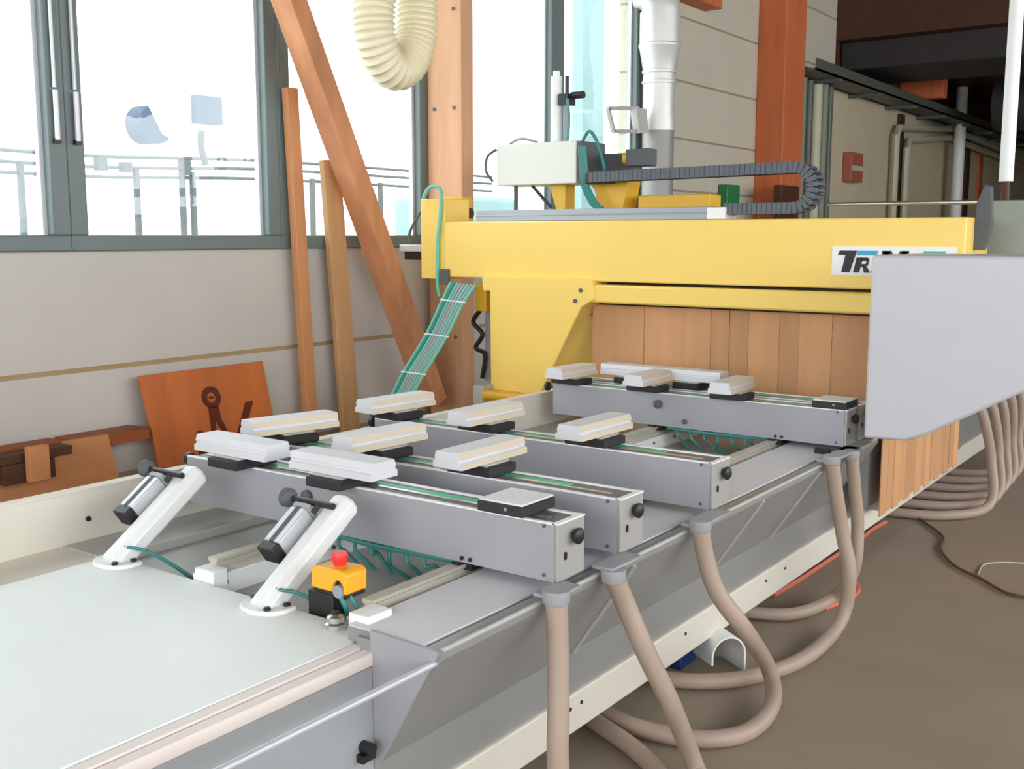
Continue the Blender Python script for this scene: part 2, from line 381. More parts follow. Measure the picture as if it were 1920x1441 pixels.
# tray along the operator side
tray = MB().prism([(-1.668, 0.672), (-1.445, 0.672), (-1.445, 0.662), (-1.438, 0.662), (-1.438, 0.674), (-1.394, 0.674), (-1.394, 0.655), (-1.59, 0.36), (-1.61, 0.36), (-1.61, 0.64), (-1.668, 0.64)], 'y', 1.675, 4.67).build('side_tray', M['grey2'], bed)
MB().prism([(-1.59, 0.682), (-1.39, 0.677), (-1.585, 0.35)], 'y', 1.664, 1.675).build('end_plate', M['grey'], bed)
MB().box(-1.668, -1.45, 1.678, 4.66, 0.672, 0.676).build('tray_cover', M['cover'], bed)
MB().cyl((-1.395, 1.68, 0.676), (-1.395, 4.67, 0.676), 0.006, n=8).build('tray_lip', M['cap'], bed, 0, True)
for y in (2.5, 3.4, 3.95):
    MB().add([(-1.394, y, 0.654), (-1.394, y+0.012, 0.654), (-1.59, y+0.012, 0.359), (-1.59, y, 0.359), (-1.388, y, 0.65), (-1.388, y+0.012, 0.65), (-1.584, y+0.012, 0.355), (-1.584, y, 0.355)],
             [(0, 1, 2, 3), (7, 6, 5, 4), (0, 4, 5, 1), (1, 5, 6, 2), (2, 6, 7, 3), (3, 7, 4, 0)]).build('tray_seam', M['cap'], bed)
MB().cyl((-1.412, -0.4, 0.645), (-1.412, 1.675, 0.645), 0.008, n=10).build('bumper_rod', M['alu'], bed, 0, True)
lk = P(680, 1398, X=-1.583)
MB().cyl(lk, lk+Vector((0.03, 0, 0)), 0.014, n=12).box(lk.x, lk.x+0.02, lk.y-0.02, lk.y+0.02, lk.z-0.03, lk.z-0.012).build('panel_latch', M['black'], bed)
# cream trough wall on the wall side
MB().prism([(-2.96, 0.50), (-2.93, 0.50), (-2.93, 0.778), (-2.915, 0.782), (-2.915, 0.788), (-2.96, 0.788)], 'y', YN, YFAR).build('trough_wall', M['cream'], bed)
MB().box(-2.932, -2.68, YN, 1.745, 0.595, 0.622).build('trough_ledge', M['cream'], bed, 0.003)
MB().box(-2.93, -1.67, 1.745, YFAR, 0.57, 0.595).build('bed_floor', M['cap'], bed)
MB().box(-2.93, -2.72, 1.745, 5.2, 0.595, 0.625).build('bed_step', M['cap'], bed, 0.003)
for x, y in ((165, 972),): 
    q = P(x, y, X=-2.93); MB().cyl(q, q+Vector((0.006, 0, 0)), 0.009, n=8).build('bolt', M['black'], bed)
MB().box(-2.96, -2.90, YN, YFAR, 0.12, 0.50).build('rear_skirt', M['cream'], bed)
MB().box(-2.9, -1.66, YN, YFAR, 0.14, 0.2).build('base_frame', M['grey2'], bed)
MB().box(-1.47, -1.44, 4.68, 6.4, 0.345, 0.70).build('apron', M['grey2'], bed)
for x0, x1, rx in ((-1.75, -1.672, -1.716), (-2.32, -2.245, -2.285)):
    base = MB().box(x0, x1, 1.75, 5.0, 0.595, 0.655).build('rail_base', M['white'], bed, 0.003)
    r = MB().prism([(rx-0.018, 0.655), (rx+0.018, 0.655), (rx+0.018, 0.664), (rx+0.010, 0.671), (rx+0.010, 0.678), (rx+0.018, 0.684), (rx+0.018, 0.692), (rx-0.018, 0.692), (rx-0.018, 0.684), (rx-0.010, 0.678), (rx-0.010, 0.671), (rx-0.018, 0.664)], 'y', 1.79, 5.0).build('guide_rail', M['railsteel'], bed)
    for k in range(14): MB().cyl((x1, 1.8+k*0.2, 0.63), (x1+0.004, 1.8+k*0.2, 0.63), 0.007, n=8).build('rail_screw', M['dgrey'], r)
MB().box(-1.692, -1.628, 1.70, 1.782, 0.60, 0.692).build('rail_end_block', M['white'], bed, 0.004)
MB().box(-2.31, -2.235, 1.748, 1.80, 0.60, 0.672).build('rail_end_block', M['white'], bed, 0.004)
MB().box(-1.50, -1.44, 4.18, 4.2, 0.66, 0.70).build('tray_stop', M['black'], bed)

# ================================================================== SUPPORT BEAMS
def support_beam(y, label, x0=-2.83, knob=True, tubes=True, w=0.125):
    t = thing('support_beam', label, 'support beam', (-2.1, y+w/2, 0.70), 'grey pod beams across the bed')
    x1 = -1.41; y1 = y+w; a = 0.012; zt = 0.85
    MB().prism([(y, 0.70), (y1, 0.70), (y1, zt-0.004), (y1-a, zt-0.004), (y1-a, zt-0.010), (y+a, zt-0.010), (y+a, zt-0.004), (y, zt-0.004)], 'x', x0, x1).build('body', M['grey'], t)
    MB().box(x0, x1, y, y+a, zt-0.004, zt).box(x0, x1, y1-a, y1, zt-0.004, zt).box(x1-0.006, x1+0.011, y, y1, zt-0.003, zt+0.001).build('rim', M['rim'], t)
    MB().box(x0+0.01, x1-0.016, y+a, y1-a, zt-0.010, zt-0.004).build('track', M['chan'], t)
    MB().box(x0+0.03, x1-0.2, y+w*0.52, y+w*0.74, zt-0.004, zt-0.002).build('scale_tape', M['green'], t)
    MB().box(x0+0.03, x1-0.05, y+w*0.40, y+w*0.50, zt-0.004, zt-0.0015).build('guide_strip', M['steel'], t)
    e = MB().box(x1, x1+0.010, y+0.001, y1-0.001, 0.702, zt-0.002).build('end_cap', M['endcap'], t, 0.002)
    MB().lathe((x1+0.008, y+w*0.56, 0.808), (1, 0, 0), [(0.010, 0), (0.010, 0.008), (0.018, 0.010), (0.021, 0.016), (0.021, 0.022), (0.013, 0.028), (0.0, 0.029)]).build('clamp_knob', M['black'], e, 0, True)
    MB().lathe((x1+0.009, y+w*0.27, 0.767), (1, 0, 0), [(0.006, 0), (0.006, 0.004)], 12).box(x1+0.009, x1+0.013, y+w*0.27-0.005, y+w*0.27+0.005, 0.753, 0.768).build('key_slot', M['black'], e)
    for xx, zz in ((x1-0.03, 0.84), (x1-0.03, 0.715)):
        MB().cyl((xx, y, zz), (xx, y-0.003, zz), 0.005, n=8).build('screw', M['dgrey'], t)
    for xx in (-1.70, -1.672):
        MB().cyl((xx, y, 0.712), (xx, y-0.004, 0.712), 0.006, n=8).build('screw', M['black'], t)
    for rx in (-1.716, -2.285):
        MB().box(rx-0.035, rx+0.035, y+0.015, y1-0.015, 0.675, 0.70).box(rx-0.012, rx+0.012, y-0.01, y1+0.01, 0.692, 0.70).build('slide_block', M['black'], t)
    if knob:
        k = MB().cyl((x0, y+w*0.5, 0.82), (x0-0.07, y+w*0.5, 0.82), 0.008, n=10).build('clamp_rod', M['black'], t, 0, True)
        MB().lathe((x0-0.055, y+w*0.5, 0.82), (-1, 0, 0), [(0.012, 0), (0.021, 0.006), (0.022, 0.02), (0.012, 0.024)]).build('clamp_knob', M['black'], k, 0, True)
    if tubes:
        MB().tube([(-2.22, y+0.02, 0.692), (-2.05, y+0.01, 0.688), (-1.9, y+0.012, 0.69), (-1.74, y+0.02, 0.692)], 0.009, 8).build('air_line', M['teal'], t, 0, True)
        MB().tube([(-2.22, y+0.035, 0.688), (-2.0, y+0.03, 0.682), (-1.78, y+0.03, 0.688)], 0.006, 8).build('air_line', M['teal'], t, 0, True)
        for k in range(6):
            xx = -2.17+k*0.065; d = 0.05+0.02*math.sin(k*2.3)
            MB().tube([(xx, y+0.02, 0.69), (xx+0.008, y+0.01, 0.66), (xx+0.02*math.sin(k*1.7)+0.015, y+0.03, 0.69-d), (xx+0.05, y+0.045, 0.60)], 0.006, 7).build('air_tube', M['teal'], t, 0, True)
    return t
bm1 = support_beam(2.133, 'grey pod beam nearest the white table, carrying a bare black pad')
bm2 = support_beam(2.44, 'grey pod beam close behind the nearest one, carrying three white blocks', tubes=False)
bm3 = support_beam(3.012, 'grey pod beam standing alone in the middle of the bed')
bm4 = support_beam(4.262, 'grey pod beam in front of the wooden curtain, nearer of that pair', w=0.115)
bm5 = support_beam(4.425, 'grey pod beam right against the wooden curtain, its end beside the hood', knob=False, tubes=False)
for b, (px, py), yy, r in ((bm1, (578, 930), 2.133, 0.02), (bm4, (1235, 757), 4.262, 0.02), (bm4, (1285, 790), 4.262, 0.011)):
    q = P(px, py, Y=yy); MB().lathe(q, (0, -1, 0), [(r*0.8, 0), (r, 0.004), (r, 0.012), (r*0.7, 0.016)]).build('face_knob', M['dgrey'], b, 0, True)

for b, px, py, yb in ((bm1, 1043, 1118, 2.133), (bm2, 1150, 1078, 2.44), (bm3, 1313, 985, 3.012), (bm4, 1560, 862, 4.262), (bm5, 1597, 852, 4.425)):
    hy = P(px, py, X=-1.355).y
    MB().box(-1.412, -1.345, min(hy-0.02, yb), max(hy+0.02, yb+0.03), 0.69, 0.701).build('hose_bracket', M['collar'], b, 0.005)

# ================================================================== VACUUM PODS
pod0 = thing('vacuum_pod', '', 'vacuum pod', (0, 0, 0), 'vacuum pods with white blocks')
MB().box(-0.082, 0.082, -0.066, 0.066, 0, 0.028).build('base', M['rubber'], pod0, 0.004)
MB().box(-0.062, 0.062, -0.058, 0.058, 0.028, 0.035).build('clamp_plate', M['cap'], pod0, 0.002)
MB().prism([(-0.052, 0.035), (0.052, 0.035), (0.052, 0.054), (0.045, 0.057), (0.045, 0.063), (0.047, 0.065), (0.040, 0.085), (-0.040, 0.085), (-0.047, 0.065), (-0.045, 0.063), (-0.045, 0.057), (-0.052, 0.054)], 'y', -0.163, 0.163).build('block', M['padblk'], pod0, 0.002)
blk = [c for c in pod0.children if c.name.startswith('block')][0]
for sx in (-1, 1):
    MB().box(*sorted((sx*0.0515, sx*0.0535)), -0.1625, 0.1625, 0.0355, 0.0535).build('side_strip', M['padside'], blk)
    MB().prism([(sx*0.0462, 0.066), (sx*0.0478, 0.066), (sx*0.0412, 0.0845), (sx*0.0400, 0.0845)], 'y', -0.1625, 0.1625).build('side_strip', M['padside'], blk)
first = True
def pod(x, y, rot, label, sc=1.0):
    global first
    o = pod0 if first else copy_tree(pod0); first = False
    o.location = (x, y, 0.85); o.rotation_euler = (0, 0, math.radians(rot)); o['label'] = label
    o.scale = (1, sc, 1)
    for b in o.children:          # pods laid along a beam get white strips, without the painted shade
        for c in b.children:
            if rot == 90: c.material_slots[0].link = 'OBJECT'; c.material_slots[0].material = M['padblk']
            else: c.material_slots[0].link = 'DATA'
    return o
def bx(px, yy, z=0.86, py=None):   # x of a pod centre from its pixel column on the beam's centre plane
    d = P(px, 700 if py is None else py, Y=yy); return d.x
Y1, Y2, Y3, Y4, Y5 = 2.195, 2.502, 3.075, 4.32, 4.50
pod(-2.575, 2.145, 90, 'white block pod at the wall end of the nearest beam, lying along it')
pod(-2.14, 2.14, 90, 'white block pod lying along the nearest beam beside its bare pad')
pod(bx(538, Y2), Y2+0.01, -14, 'white block pod at the wall end of the second beam, before the compass board')
pod(bx(712, Y2), Y2, -4, 'white block pod in the middle of the second beam')
pod(bx(902, Y2), Y2, 0, 'white block pod on the second beam nearest its right end')
pod(bx(742, Y3), Y3, -6, 'white block pod at the wall end of the middle beam, under the green tube ribbon')
pod(bx(912, Y3), Y3, -2, 'white block pod in the middle of the lone middle beam')
pod(bx(1117, Y3), Y3, -1, 'white block pod on the middle beam beside the teal tubes')
pod(bx(1077, Y4), Y4-0.025, -4, 'white block pod below the yellow leg, on the nearer far beam', 0.86)
pod(bx(1220, Y4), Y4-0.025, 0, 'white block pod in the middle of the far beam before the curtain', 0.86)
pod(bx(1378, Y4), Y4-0.025, 2, 'white block pod on the far beam, closest to the bare black pad there', 0.86)
pod(bx(1188, Y5), Y5, 90, 'white block pod lying along the rearmost beam, left one against the curtain', 0.97)
pod(bx(1299, Y5), Y5, 90, 'white block pod lying along the rearmost beam, right one against the curtain', 0.97)
fp0 = thing('vacuum_pad', 'bare black pad with pale top on the right end of the nearest beam', 'vacuum pad', (-1.572, 2.2, 0.85), 'bare vacuum pads')
c = Vector((-1.572, 2.2, 0.85))
MB().box(c.x-0.072, c.x+0.072, c.y-0.075, c.y+0.075, 0.85, 0.878).build('base', M['rubber'], fp0, 0.004)
MB().box(c.x-0.068, c.x+0.068, c.y-0.071, c.y+0.071, 0.878, 0.884).build('pad_top', M['padtop'], fp0, 0.002)
MB().cyl((c.x+0.02, c.y-0.074, 0.867), (c.x+0.02, c.y-0.078, 0.867), 0.005, n=8).build('air_port', M['steel'], fp0)
fp1 = copy_tree(fp0); fp1.location = (bx(1565, Y4), Y4+0.02, 0.85)
fp1['label'] = 'bare black pad on the far beam next to the white hood'

# ================================================================== STOP CYLINDERS
def stop(x, label, px):
    t = thing('stop_cylinder', label, 'stop', (x, 1.75, 0.64), 'white stops on the table edge')
    p0 = Vector((x, 1.705, 0.645)); p1 = Vector((x, 1.99, 0.845)); d = (p1-p0).normalized(); n = Vector((0, -d.z, d.y))
    # octagonal bar
    w, h = 0.037, 0.034
    prof = [(-w, -h*0.5), (-w*0.5, -h), (w*0.5, -h), (w, -h*0.5), (w, h*0.5), (w*0.5, h), (-w*0.5, h), (-w, h*0.5)]
    vs = [q+Vector((1, 0, 0))*u+n*v for q in (p0-d*0.01, p1-d*0.006) for u, v in prof]+[p1+d*0.008+Vector((1, 0, 0))*u*0.75+n*v*0.75 for u, v in prof]
    fs = [tuple(range(8))]+[(k*8+i, k*8+(i+1) % 8, (k+1)*8+(i+1) % 8, (k+1)*8+i) for k in range(2) for i in range(8)]+[tuple(range(16, 24))]
    MB().add(vs, fs).build('arm', M['white'], t, 0.003)
    ft = [(x+0.075*math.cos(a)*(1.0 if math.cos(a) > 0 else 0.95), 1.705+0.055*math.sin(a)) for a in [i*math.pi/8 for i in range(8, 17)]]+[(x+0.072, 1.742), (x-0.07, 1.742)]
    f = MB().prism(ft, 'z', 0.64, 0.652).build('foot', M['white'], t, 0.003)
    for dx, dy in ((-0.055, 0.012), (0.055, 0.02), (0.04, -0.03)): MB().lathe((x+dx, 1.705+dy, 0.652), (0, 0, 1), [(0.009, 0), (0.009, 0.006), (0.006, 0.008)], 10).build('bolt', M['black'], f)
    # air cylinder beside the arm, on its wall side
    c0 = p0+d*0.15+Vector((-0.076, 0, 0))+n*0.03; c1 = c0+d*0.12
    cb = MB().bar(c0, c1, 0.058, 0.052, n).build('cylinder_body', M['alu'], t, 0.004)
    MB().bar(c0+n*0.026, c1+n*0.026, 0.014, 0.004, n).build('groove', M['dgrey'], cb)
    MB().bar(c0-d*0.03, c0-d*0.001, 0.06, 0.054, n).build('end_block', M['black'], t, 0.004)
    MB().bar(c1+d*0.001, c1+d*0.018, 0.058, 0.052, n).build('end_block', M['greyP'], t, 0.004)
    k = p0+d*0.30+n*0.045
    rd = MB().cyl(k+Vector((0.02, 0, 0)), k+Vector((-0.145, 0, 0)), 0.009, n=10).bar(c1+d*0.01+Vector((0.03, 0, 0)), k+Vector((-0.03, 0, 0)), 0.014, 0.014).build('plunger', M['black'], t, 0, True)
    MB().lathe(k+Vector((-0.13, 0, 0)), (-1, 0, 0), [(0.010, 0), (0.024, 0.008), (0.026, 0.014), (0.026, 0.03), (0.022, 0.034)]).build('rubber_buffer', M['dgrey'], rd, 0, True)
    for s in (0, 0.014):
        MB().tube([(x+0.02+s, 1.72, 0.69), (x+0.05+s, 1.765, 0.672), (x+0.12+s, 1.80, 0.635), (x+0.2+s, 1.805, 0.61)], 0.0045, 7).build('air_tube', M['teal'], t, 0, True)
    return t
stop(-2.60, 'slanted white stop with black buffer nearest the wall on the table edge', 0)
stop(-1.98, 'slanted white stop with black buffer beside the emergency stop', 1)

# ================================================================== EMERGENCY STOP
es = thing('emergency_stop', 'red emergency stop button on a yellow housing at the table corner', 'emergency stop', (-1.80, 1.79, 0.60))
MB().box(-1.885, -1.80, 1.758, 1.80, 0.597, 0.694).build('mount', M['black'], es, 0.003)
ex_, ey_, kf = -1.805, 1.79, 0.82
h = MB().prism([(-0.075, 0), (0.012, 0), (0.016, 0.024), (0.026, 0.036), (0.04, 0.036), (0.052, 0.026), (0.057, 0.0), (0.068, 0), (0.07, 0.055), (0.055, 0.066), (-0.062, 0.062), (-0.075, 0.052)], 'y', 1.752, 1.825)
h.v = [Vector((p.x*kf+ex_, p.y, p.z*0.88+0.704)) for p in h.v]; hh = h.build('housing', M['orange'], es, 0.006)
MB().box(ex_-0.074*kf, ex_+0.066*kf, 1.758, 1.82, 0.694, 0.704).build('housing_base', M['black'], es, 0.002)
gx = ex_+0.036*kf
MB().cyl((gx, 1.762, 0.712), (gx, 1.80, 0.712), 0.026, n=20).build('cable_gland', M['black'], es, 0, True)
MB().cyl((gx+0.002, 1.748, 0.710), (gx+0.002, 1.764, 0.710), 0.016, n=16).build('cable_plug', M['gtube'], es, 0, True)
MB().lathe((ex_, 1.79, 0.757), (0, 0, 1), [(0.014, 0), (0.014, 0.008), (0.018, 0.012), (0.021, 0.03), (0.018, 0.036), (0.0, 0.037)]).build('button', M['red'], hh, 0, True)
MB().tube([(gx, 1.755, 0.705), (gx+0.018, 1.76, 0.67), (gx+0.0, 1.79, 0.63), (gx+0.01, 1.83, 0.60)], 0.006, 8).build('cable', M['teal'], es, 0, True)
MB().tube([(gx+0.02, 1.77, 0.70), (gx+0.04, 1.79, 0.65), (gx+0.04, 1.82, 0.6)], 0.005, 8).build('cable', M['teal'], es, 0, True)
MB().tube([(ex_-0.05, 1.80, 0.71), (ex_-0.075, 1.83, 0.68), (ex_-0.06, 1.87, 0.62)], 0.005, 8).build('cable', M['teal'], es, 0, True)
sn = thing('round_sensor', 'small chrome capped sensor on the table corner beside the white rail end', 'sensor', (-1.745, 1.712, 0.64))
MB().lathe((-1.745, 1.712, 0.64), (0, 0, 1), [(0.026, 0), (0.026, 0.012), (0.021, 0.016), (0.021, 0.028), (0.012, 0.033)]).build('body', M['steel'], sn, 0, True)
MB().lathe((-1.745, 1.712, 0.673), (0, 0, 1), [(0.009, 0), (0.009, 0.008), (0.0, 0.010)], 12).build('cap', M['black'], sn, 0, True)

# ================================================================== GANTRY
ga = thing('gantry', 'yellow gantry with wooden strip curtain and white hood spanning the bed', 'gantry', (-2.6, 5.05, 0))
YG = 4.85
MB().box(-3.985, -1.12, YG, 5.27, 1.312, 1.63).build('cross_beam', M['yellow'], ga, 0.008)
MB().box(-4.17, -3.985, YG+0.01, 5.09, 1.30, 1.765).build('end_plate', M['yellow'], ga, 0.006)
MB().box(-4.19, -4.045, 5.10, 5.2, 1.60, 1.785).build('end_plate', M['yellow2'], ga, 0.004)  # darker yellow puts the shade on this rear plate into its colour
MB().cyl((-4.05, 5.14, 1.685), (-4.01, 5.14, 1.685), 0.03, n=14).build('carriage_stop', M['darkwood'], ga, 0, True)
YL = 4.82
L = [P(x, y, Y=YL) for x, y in ((903, 516), (1110, 524), (1116, 560), (1090, 575), (1008, 748), (920, 738), (918, 545), (905, 545))]
leg = MB().prism([(p.x, p.z) for p in L], 'y', YL, 5.26).build('leg', M['yellow'], ga, 0.006)
MB().box(-3.52, -3.14, 4.86, 5.24, 0.0, 0.72).build('pedestal', M['yellow2'], ga, 0.004)
for px, py in ((1089, 544), (1079, 564)):
    q = P(px, py, Y=YL); MB().cyl(q, q+Vector((0, -0.006, 0)), 0.012, n=10).build('bolt', M['dgrey'], leg)
q0 = P(905, 740, Y=4.72); q1 = P(985, 742, Y=4.72)
MB().cyl((q0.x, 4.74, q0.z), (q1.x, 4.74, q0.z), 0.028, n=16).build('travel_buffer', M['yellow2'], ga, 0, True)
MB().box(q0.x-0.07, q0.x, 4.72, 4.84, q0.z-0.06, q0.z+0.05).build('buffer_bracket', M['cap'], ga, 0.004)
MB().box(q0.x, q1.x-0.1, 4.76, 4.87, q0.z-0.05, q0.z+0.02).build('buffer_mount', M['yellow2'], ga, 0.004)
# crossbar below the beam
MB().box(-2.98, -1.30, 4.83, 4.93, 1.20, 1.297).build('crossbar', M['yellow'], ga, 0.012)
MB().box(-3.2, -1.35, 4.97, 5.0, 1.12, 1.31).build('curtain_rail', M['black'], ga)
# wooden strip curtain: front and side
mb = MB(); x = -3.03; 
while x < -1.41:
    w = min(random.choice((0.10, 0.16, 0.22, 0.28)), -1.40-x); j = random.uniform(-0.003, 0.003)
    mb.box(x, x+w-0.002, 4.945+j, 4.95+j, 0.62+random.uniform(-0.01, 0.01), 1.185); x += w
mb.build('strip_curtain', M['curtain'], ga)
mb = MB(); y = 4.70; k = 0
while y < 5.96:
    w = 0.09; j = random.uniform(-0.003, 0.003)
    mb.box(-1.383+j, -1.378+j, y, y+w-0.002, 0.315+0.012*(k % 2)+random.uniform(-0.006, 0.006), 1.185); y += w; k += 1
mb.build('strip_curtain', M['curtain'], ga)
MB().box(-1.57, -1.48, 5.1, 5.25, 0.24, 1.312).build('pedestal', M['grey2'], ga)
# white hood on the operator side
MB().prism([(-1.312, 0.756), (-1.15, 0.762), (-1.08, 0.79), (-0.45, 1.16), (-0.45, 1.477), (-1.312, 1.477)], 'y', 4.2, 4.835).build('hood', M['hood'], ga, 0.012)
# logo plate on the beam
lg = MB().box(-1.692, -1.152, YG-0.006, YG, 1.374, 1.503).build('logo_plate', M['white'], ga)
def flat(mb, pts): mb.prism([(-1.692+u*0.54, 1.374+v*0.129) for u, v in pts], 'y', YG-0.009, YG-0.005)
mb = MB()
flat(mb, [(0.05, 0.70), (0.065, 0.86), (0.21, 0.86), (0.155, 0.10), (0.085, 0.10), (0.115, 0.70)])
for pts in ([(0.185, 0.1), (0.235, 0.1), (0.262, 0.62), (0.21, 0.62)], [(0.25, 0.50), (0.30, 0.50), (0.305, 0.62), (0.255, 0.62)], [(0.245, 0.30), (0.29, 0.30), (0.295, 0.40), (0.25, 0.40)], [(0.285, 0.34), (0.305, 0.34), (0.318, 0.59), (0.298, 0.59)], [(0.262, 0.32), (0.295, 0.32), (0.325, 0.1), (0.275, 0.1)],
            [(0.335, 0.1), (0.385, 0.1), (0.412, 0.62), (0.362, 0.62)]): flat(mb, pts)
for pts in ([(0.40, 0.10), (0.45, 0.10), (0.485, 0.86), (0.42, 0.86)], [(0.42, 0.86), (0.49, 0.86), (0.545, 0.42), (0.50, 0.30)], [(0.53, 0.30), (0.56, 0.42), (0.63, 0.86), (0.56, 0.86)], [(0.56, 0.10), (0.61, 0.10), (0.635, 0.86), (0.58, 0.86)]): flat(mb, pts)
mb.build('lettering', M['ink'], lg)
mb = MB(); flat(mb, [(0.21, 0.70), (0.215, 0.86), (0.385, 0.86), (0.375, 0.70)]); mb.build('lettering', M['cyanp'], lg)
mb = MB(); flat(mb, [(0.735, 0.70), (0.75, 0.86), (0.92, 0.86), (0.91, 0.70)]); mb.build('lettering', M['tealp'], lg)
# aluminium chain tray, energy chain, shaft
MB().box(-3.81, -2.34, 4.93, 5.06, 1.632, 1.694).box(-3.81, -2.34, 4.925, 4.93, 1.66, 1.668).build('chain_tray', M['galu'], ga, 0.003)
MB().box(-2.36, -2.26, 4.92, 5.05, 1.632, 1.69).build('chain_anchor', M['white'], ga, 0.004)
path = []
xa, xc, zl, zu = -2.28, -1.93, 1.682, 1.872
n = 14
for i in range(n): path.append(Vector((xa+(xc-xa)*i/n, 0, zl)))
cz = (zl+zu)/2; rr = (zu-zl)/2; n = 12
for i in range(n+1):
    a = -math.pi/2+math.pi*i/n; path.append(Vector((xc+rr*math.cos(a), 0, cz+rr*math.sin(a))))
n = 42; xe = -3.06
for i in range(1, n+1): path.append(Vector((xc+(xe-xc)*i/n, 0, zu-0.012*(i/n))))
mb = MB()
for a, b in zip(path[:-1], path[1:]):
    d = (b-a).normalized(); e = d*0.0012
    for yy in (4.945, 5.045):
        mb.bar(a+e+Vector((0, yy, 0)), b-e+Vector((0, yy, 0)), 0.012, 0.054, (0, 0, 1) if abs(d.z) < 0.9 else (1, 0, 0))
    m_ = (a+b)/2+Vector((0, 4.995, 0)); nn = Vector((-d.z, 0, d.x))
    for s in (-0.024, 0.024): mb.bar(m_+nn*s+Vector((0, -0.05, 0)), m_+nn*s+Vector((0, 0.05, 0)), 0.012, 0.005, nn)
mb.build('energy_chain', M['chain'], ga)
MB().box(-3.09, -2.95, 4.95, 5.04, 1.825, 1.885).build('chain_clamp', M['black'], ga, 0.006)
MB().cyl((-1.82, 5.12, 1.70), (-1.09, 5.12, 1.70), 0.010, n=10).build('drive_shaft', M['steel'], ga, 0, True)
MB().prism([(-1.13, 1.49), (-1.075, 1.49), (-1.05, 1.60), (-1.06, 1.76), (-1.085, 1.77), (-1.115, 1.70)], 'y', 4.99, 5.03).build('drive_plate', M['dgrey'], ga, 0.004)
MB().box(-1.19, -0.60, 5.35, 5.62, 1.44, 1.712).build('drive_housing', M['greybox'], ga, 0.006)
# drilling head carriage on top
MB().box(-3.73, -3.19, 5.02, 5.26, 1.835, 2.065).build('electrics_box', M['boxw'], ga, 0.006)
MB().box(-3.185, -3.15, 5.02, 5.26, 1.84, 2.06).build('valve_strip', M['dgrey'], ga, 0.004)
for x0, x1 in ((-3.40, -3.31),):
    MB().prism([(x0-0.02, 1.835), (x1, 1.835), (x1, 1.69), (x0+0.03, 1.69)], 'y', 5.1, 5.2).build('box_leg', M['yellow2'], ga, 0.004)
MB().cyl((-3.65, 5.1, 1.69), (-3.65, 5.1, 1.835), 0.012, n=8).build('box_post', M['dgrey'], ga)
MB().bar((-3.55, 5.12, 1.835), (-3.42, 5.12, 1.71), 0.014, 0.014).build('box_strut', M['black'], ga)
MB().prism([(-3.14, 1.855), (-2.90, 1.855), (-2.90, 1.83), (-2.93, 1.69), (-3.08, 1.69), (-3.11, 1.80), (-3.14, 1.83)], 'y', 5.08, 5.22).build('head_bracket', M['yellow2'], ga, 0.004)
MB().box(-2.86, -2.44, 5.12, 5.26, 1.694, 1.765).build('head_slide', M['yellow2'], ga, 0.006)
MB().box(-3.16, -2.95, 5.2, 5.3, 1.89, 2.0).build('spindle_motor', M['dgrey'], ga, 0.01)
MB().box(-2.93, -2.79, 5.1, 5.2, 1.92, 2.01).build('servo_motor', M['dgrey'], ga, 0.006)
MB().cyl((-2.96, 5.15, 1.965), (-2.93, 5.15, 1.965), 0.032, n=14).build('motor_flange', M['yellow2'], ga, 0, True)
pc = MB().cyl((-3.40, 5.14, 2.065), (-3.40, 5.14, 2.43), 0.033, n=16).cyl((-3.40, 5.14, 2.43), (-3.40, 5.14, 2.46), 0.02, n=12).build('lift_cylinder', M['white'], ga, 0, True)
MB().box(-3.365, -3.30, 5.1, 5.18, 2.27, 2.33).cyl((-3.33, 5.14, 2.33), (-3.33, 5.14, 2.43), 0.012, n=8).cyl((-3.30, 5.14, 2.32), (-3.22, 5.14, 2.32), 0.02, n=10).build('valve', M['black'], pc)
MB().cyl((-3.335, 5.14, 2.07), (-3.335, 5.14, 2.28), 0.018, n=10).build('filter', M['gtube'], pc, 0, True)
for pts, mm, r in (([(-3.30, 5.1, 2.3), (-3.29, 5.1, 2.18), (-3.30, 5.1, 2.06)], 'teal', 0.009),
                   ([(-3.17, 5.05, 2.06), (-3.12, 5.04, 2.11), (-3.07, 5.04, 2.05), (-3.02, 5.03, 1.93), (-3.0, 5.0, 1.90)], 'teal', 0.009),
                   ([(-3.73, 5.02, 2.04), (-3.78, 5.0, 2.0), (-3.79, 5.0, 1.92), (-3.75, 5.01, 1.86)], 'dgrey', 0.008),
                   ([(-3.72, 5.1, 2.06), (-3.62, 5.1, 2.10), (-3.5, 5.1, 2.075)], 'gtube', 0.008)):
    MB().tube(pts, r, 8).build('head_cable', M[mm], ga, 0, True)
mb = MB()
for k in range(4): mb.tube([(-3.165+k*0.012, 5.01, 2.03), (-3.15+k*0.012, 5.005, 1.92), (-3.14+k*0.012, 5.005, 1.82), (-3.08+k*0.014, 5.0, 1.72), (-3.04+k*0.012, 5.0, 1.70)], 0.008, 7)
mb.build('head_tubes', M['teal'], ga, 0, True)
# gantry end: green cable, sensor shelf
g = [P(x, y, Y=4.85) for x, y in ((795, 372), (806, 352), (824, 352), (828, 372), (826, 410), (822, 450), (822, 500), (822, 535), (826, 555))]
MB().tube([Vector((p.x, 4.845, p.z)) for p in g], 0.011, 8).build('end_cable', M['mint'], ga, 0, True)
q = P(765, 465, Y=4.9)
sh = MB().box(q.x-0.07, -4.165, 4.9, 5.0, q.z-0.02, q.z+0.02).build('sensor_shelf', M['alu'], ga, 0.003)
MB().box(q.x-0.045, -4.17, 4.92, 4.99, q.z-0.07, q.z-0.02).build('sensor', M['black'], sh)
MB().tube([(q.x-0.02, 4.95, q.z+0.02), (q.x-0.03, 4.95, q.z+0.09), (q.x+0.04, 4.95, q.z+0.19), (q.x+0.07, 4.95, q.z+0.22)], 0.008, 8).build('sensor_cable', M['dgrey'], sh, 0, True)
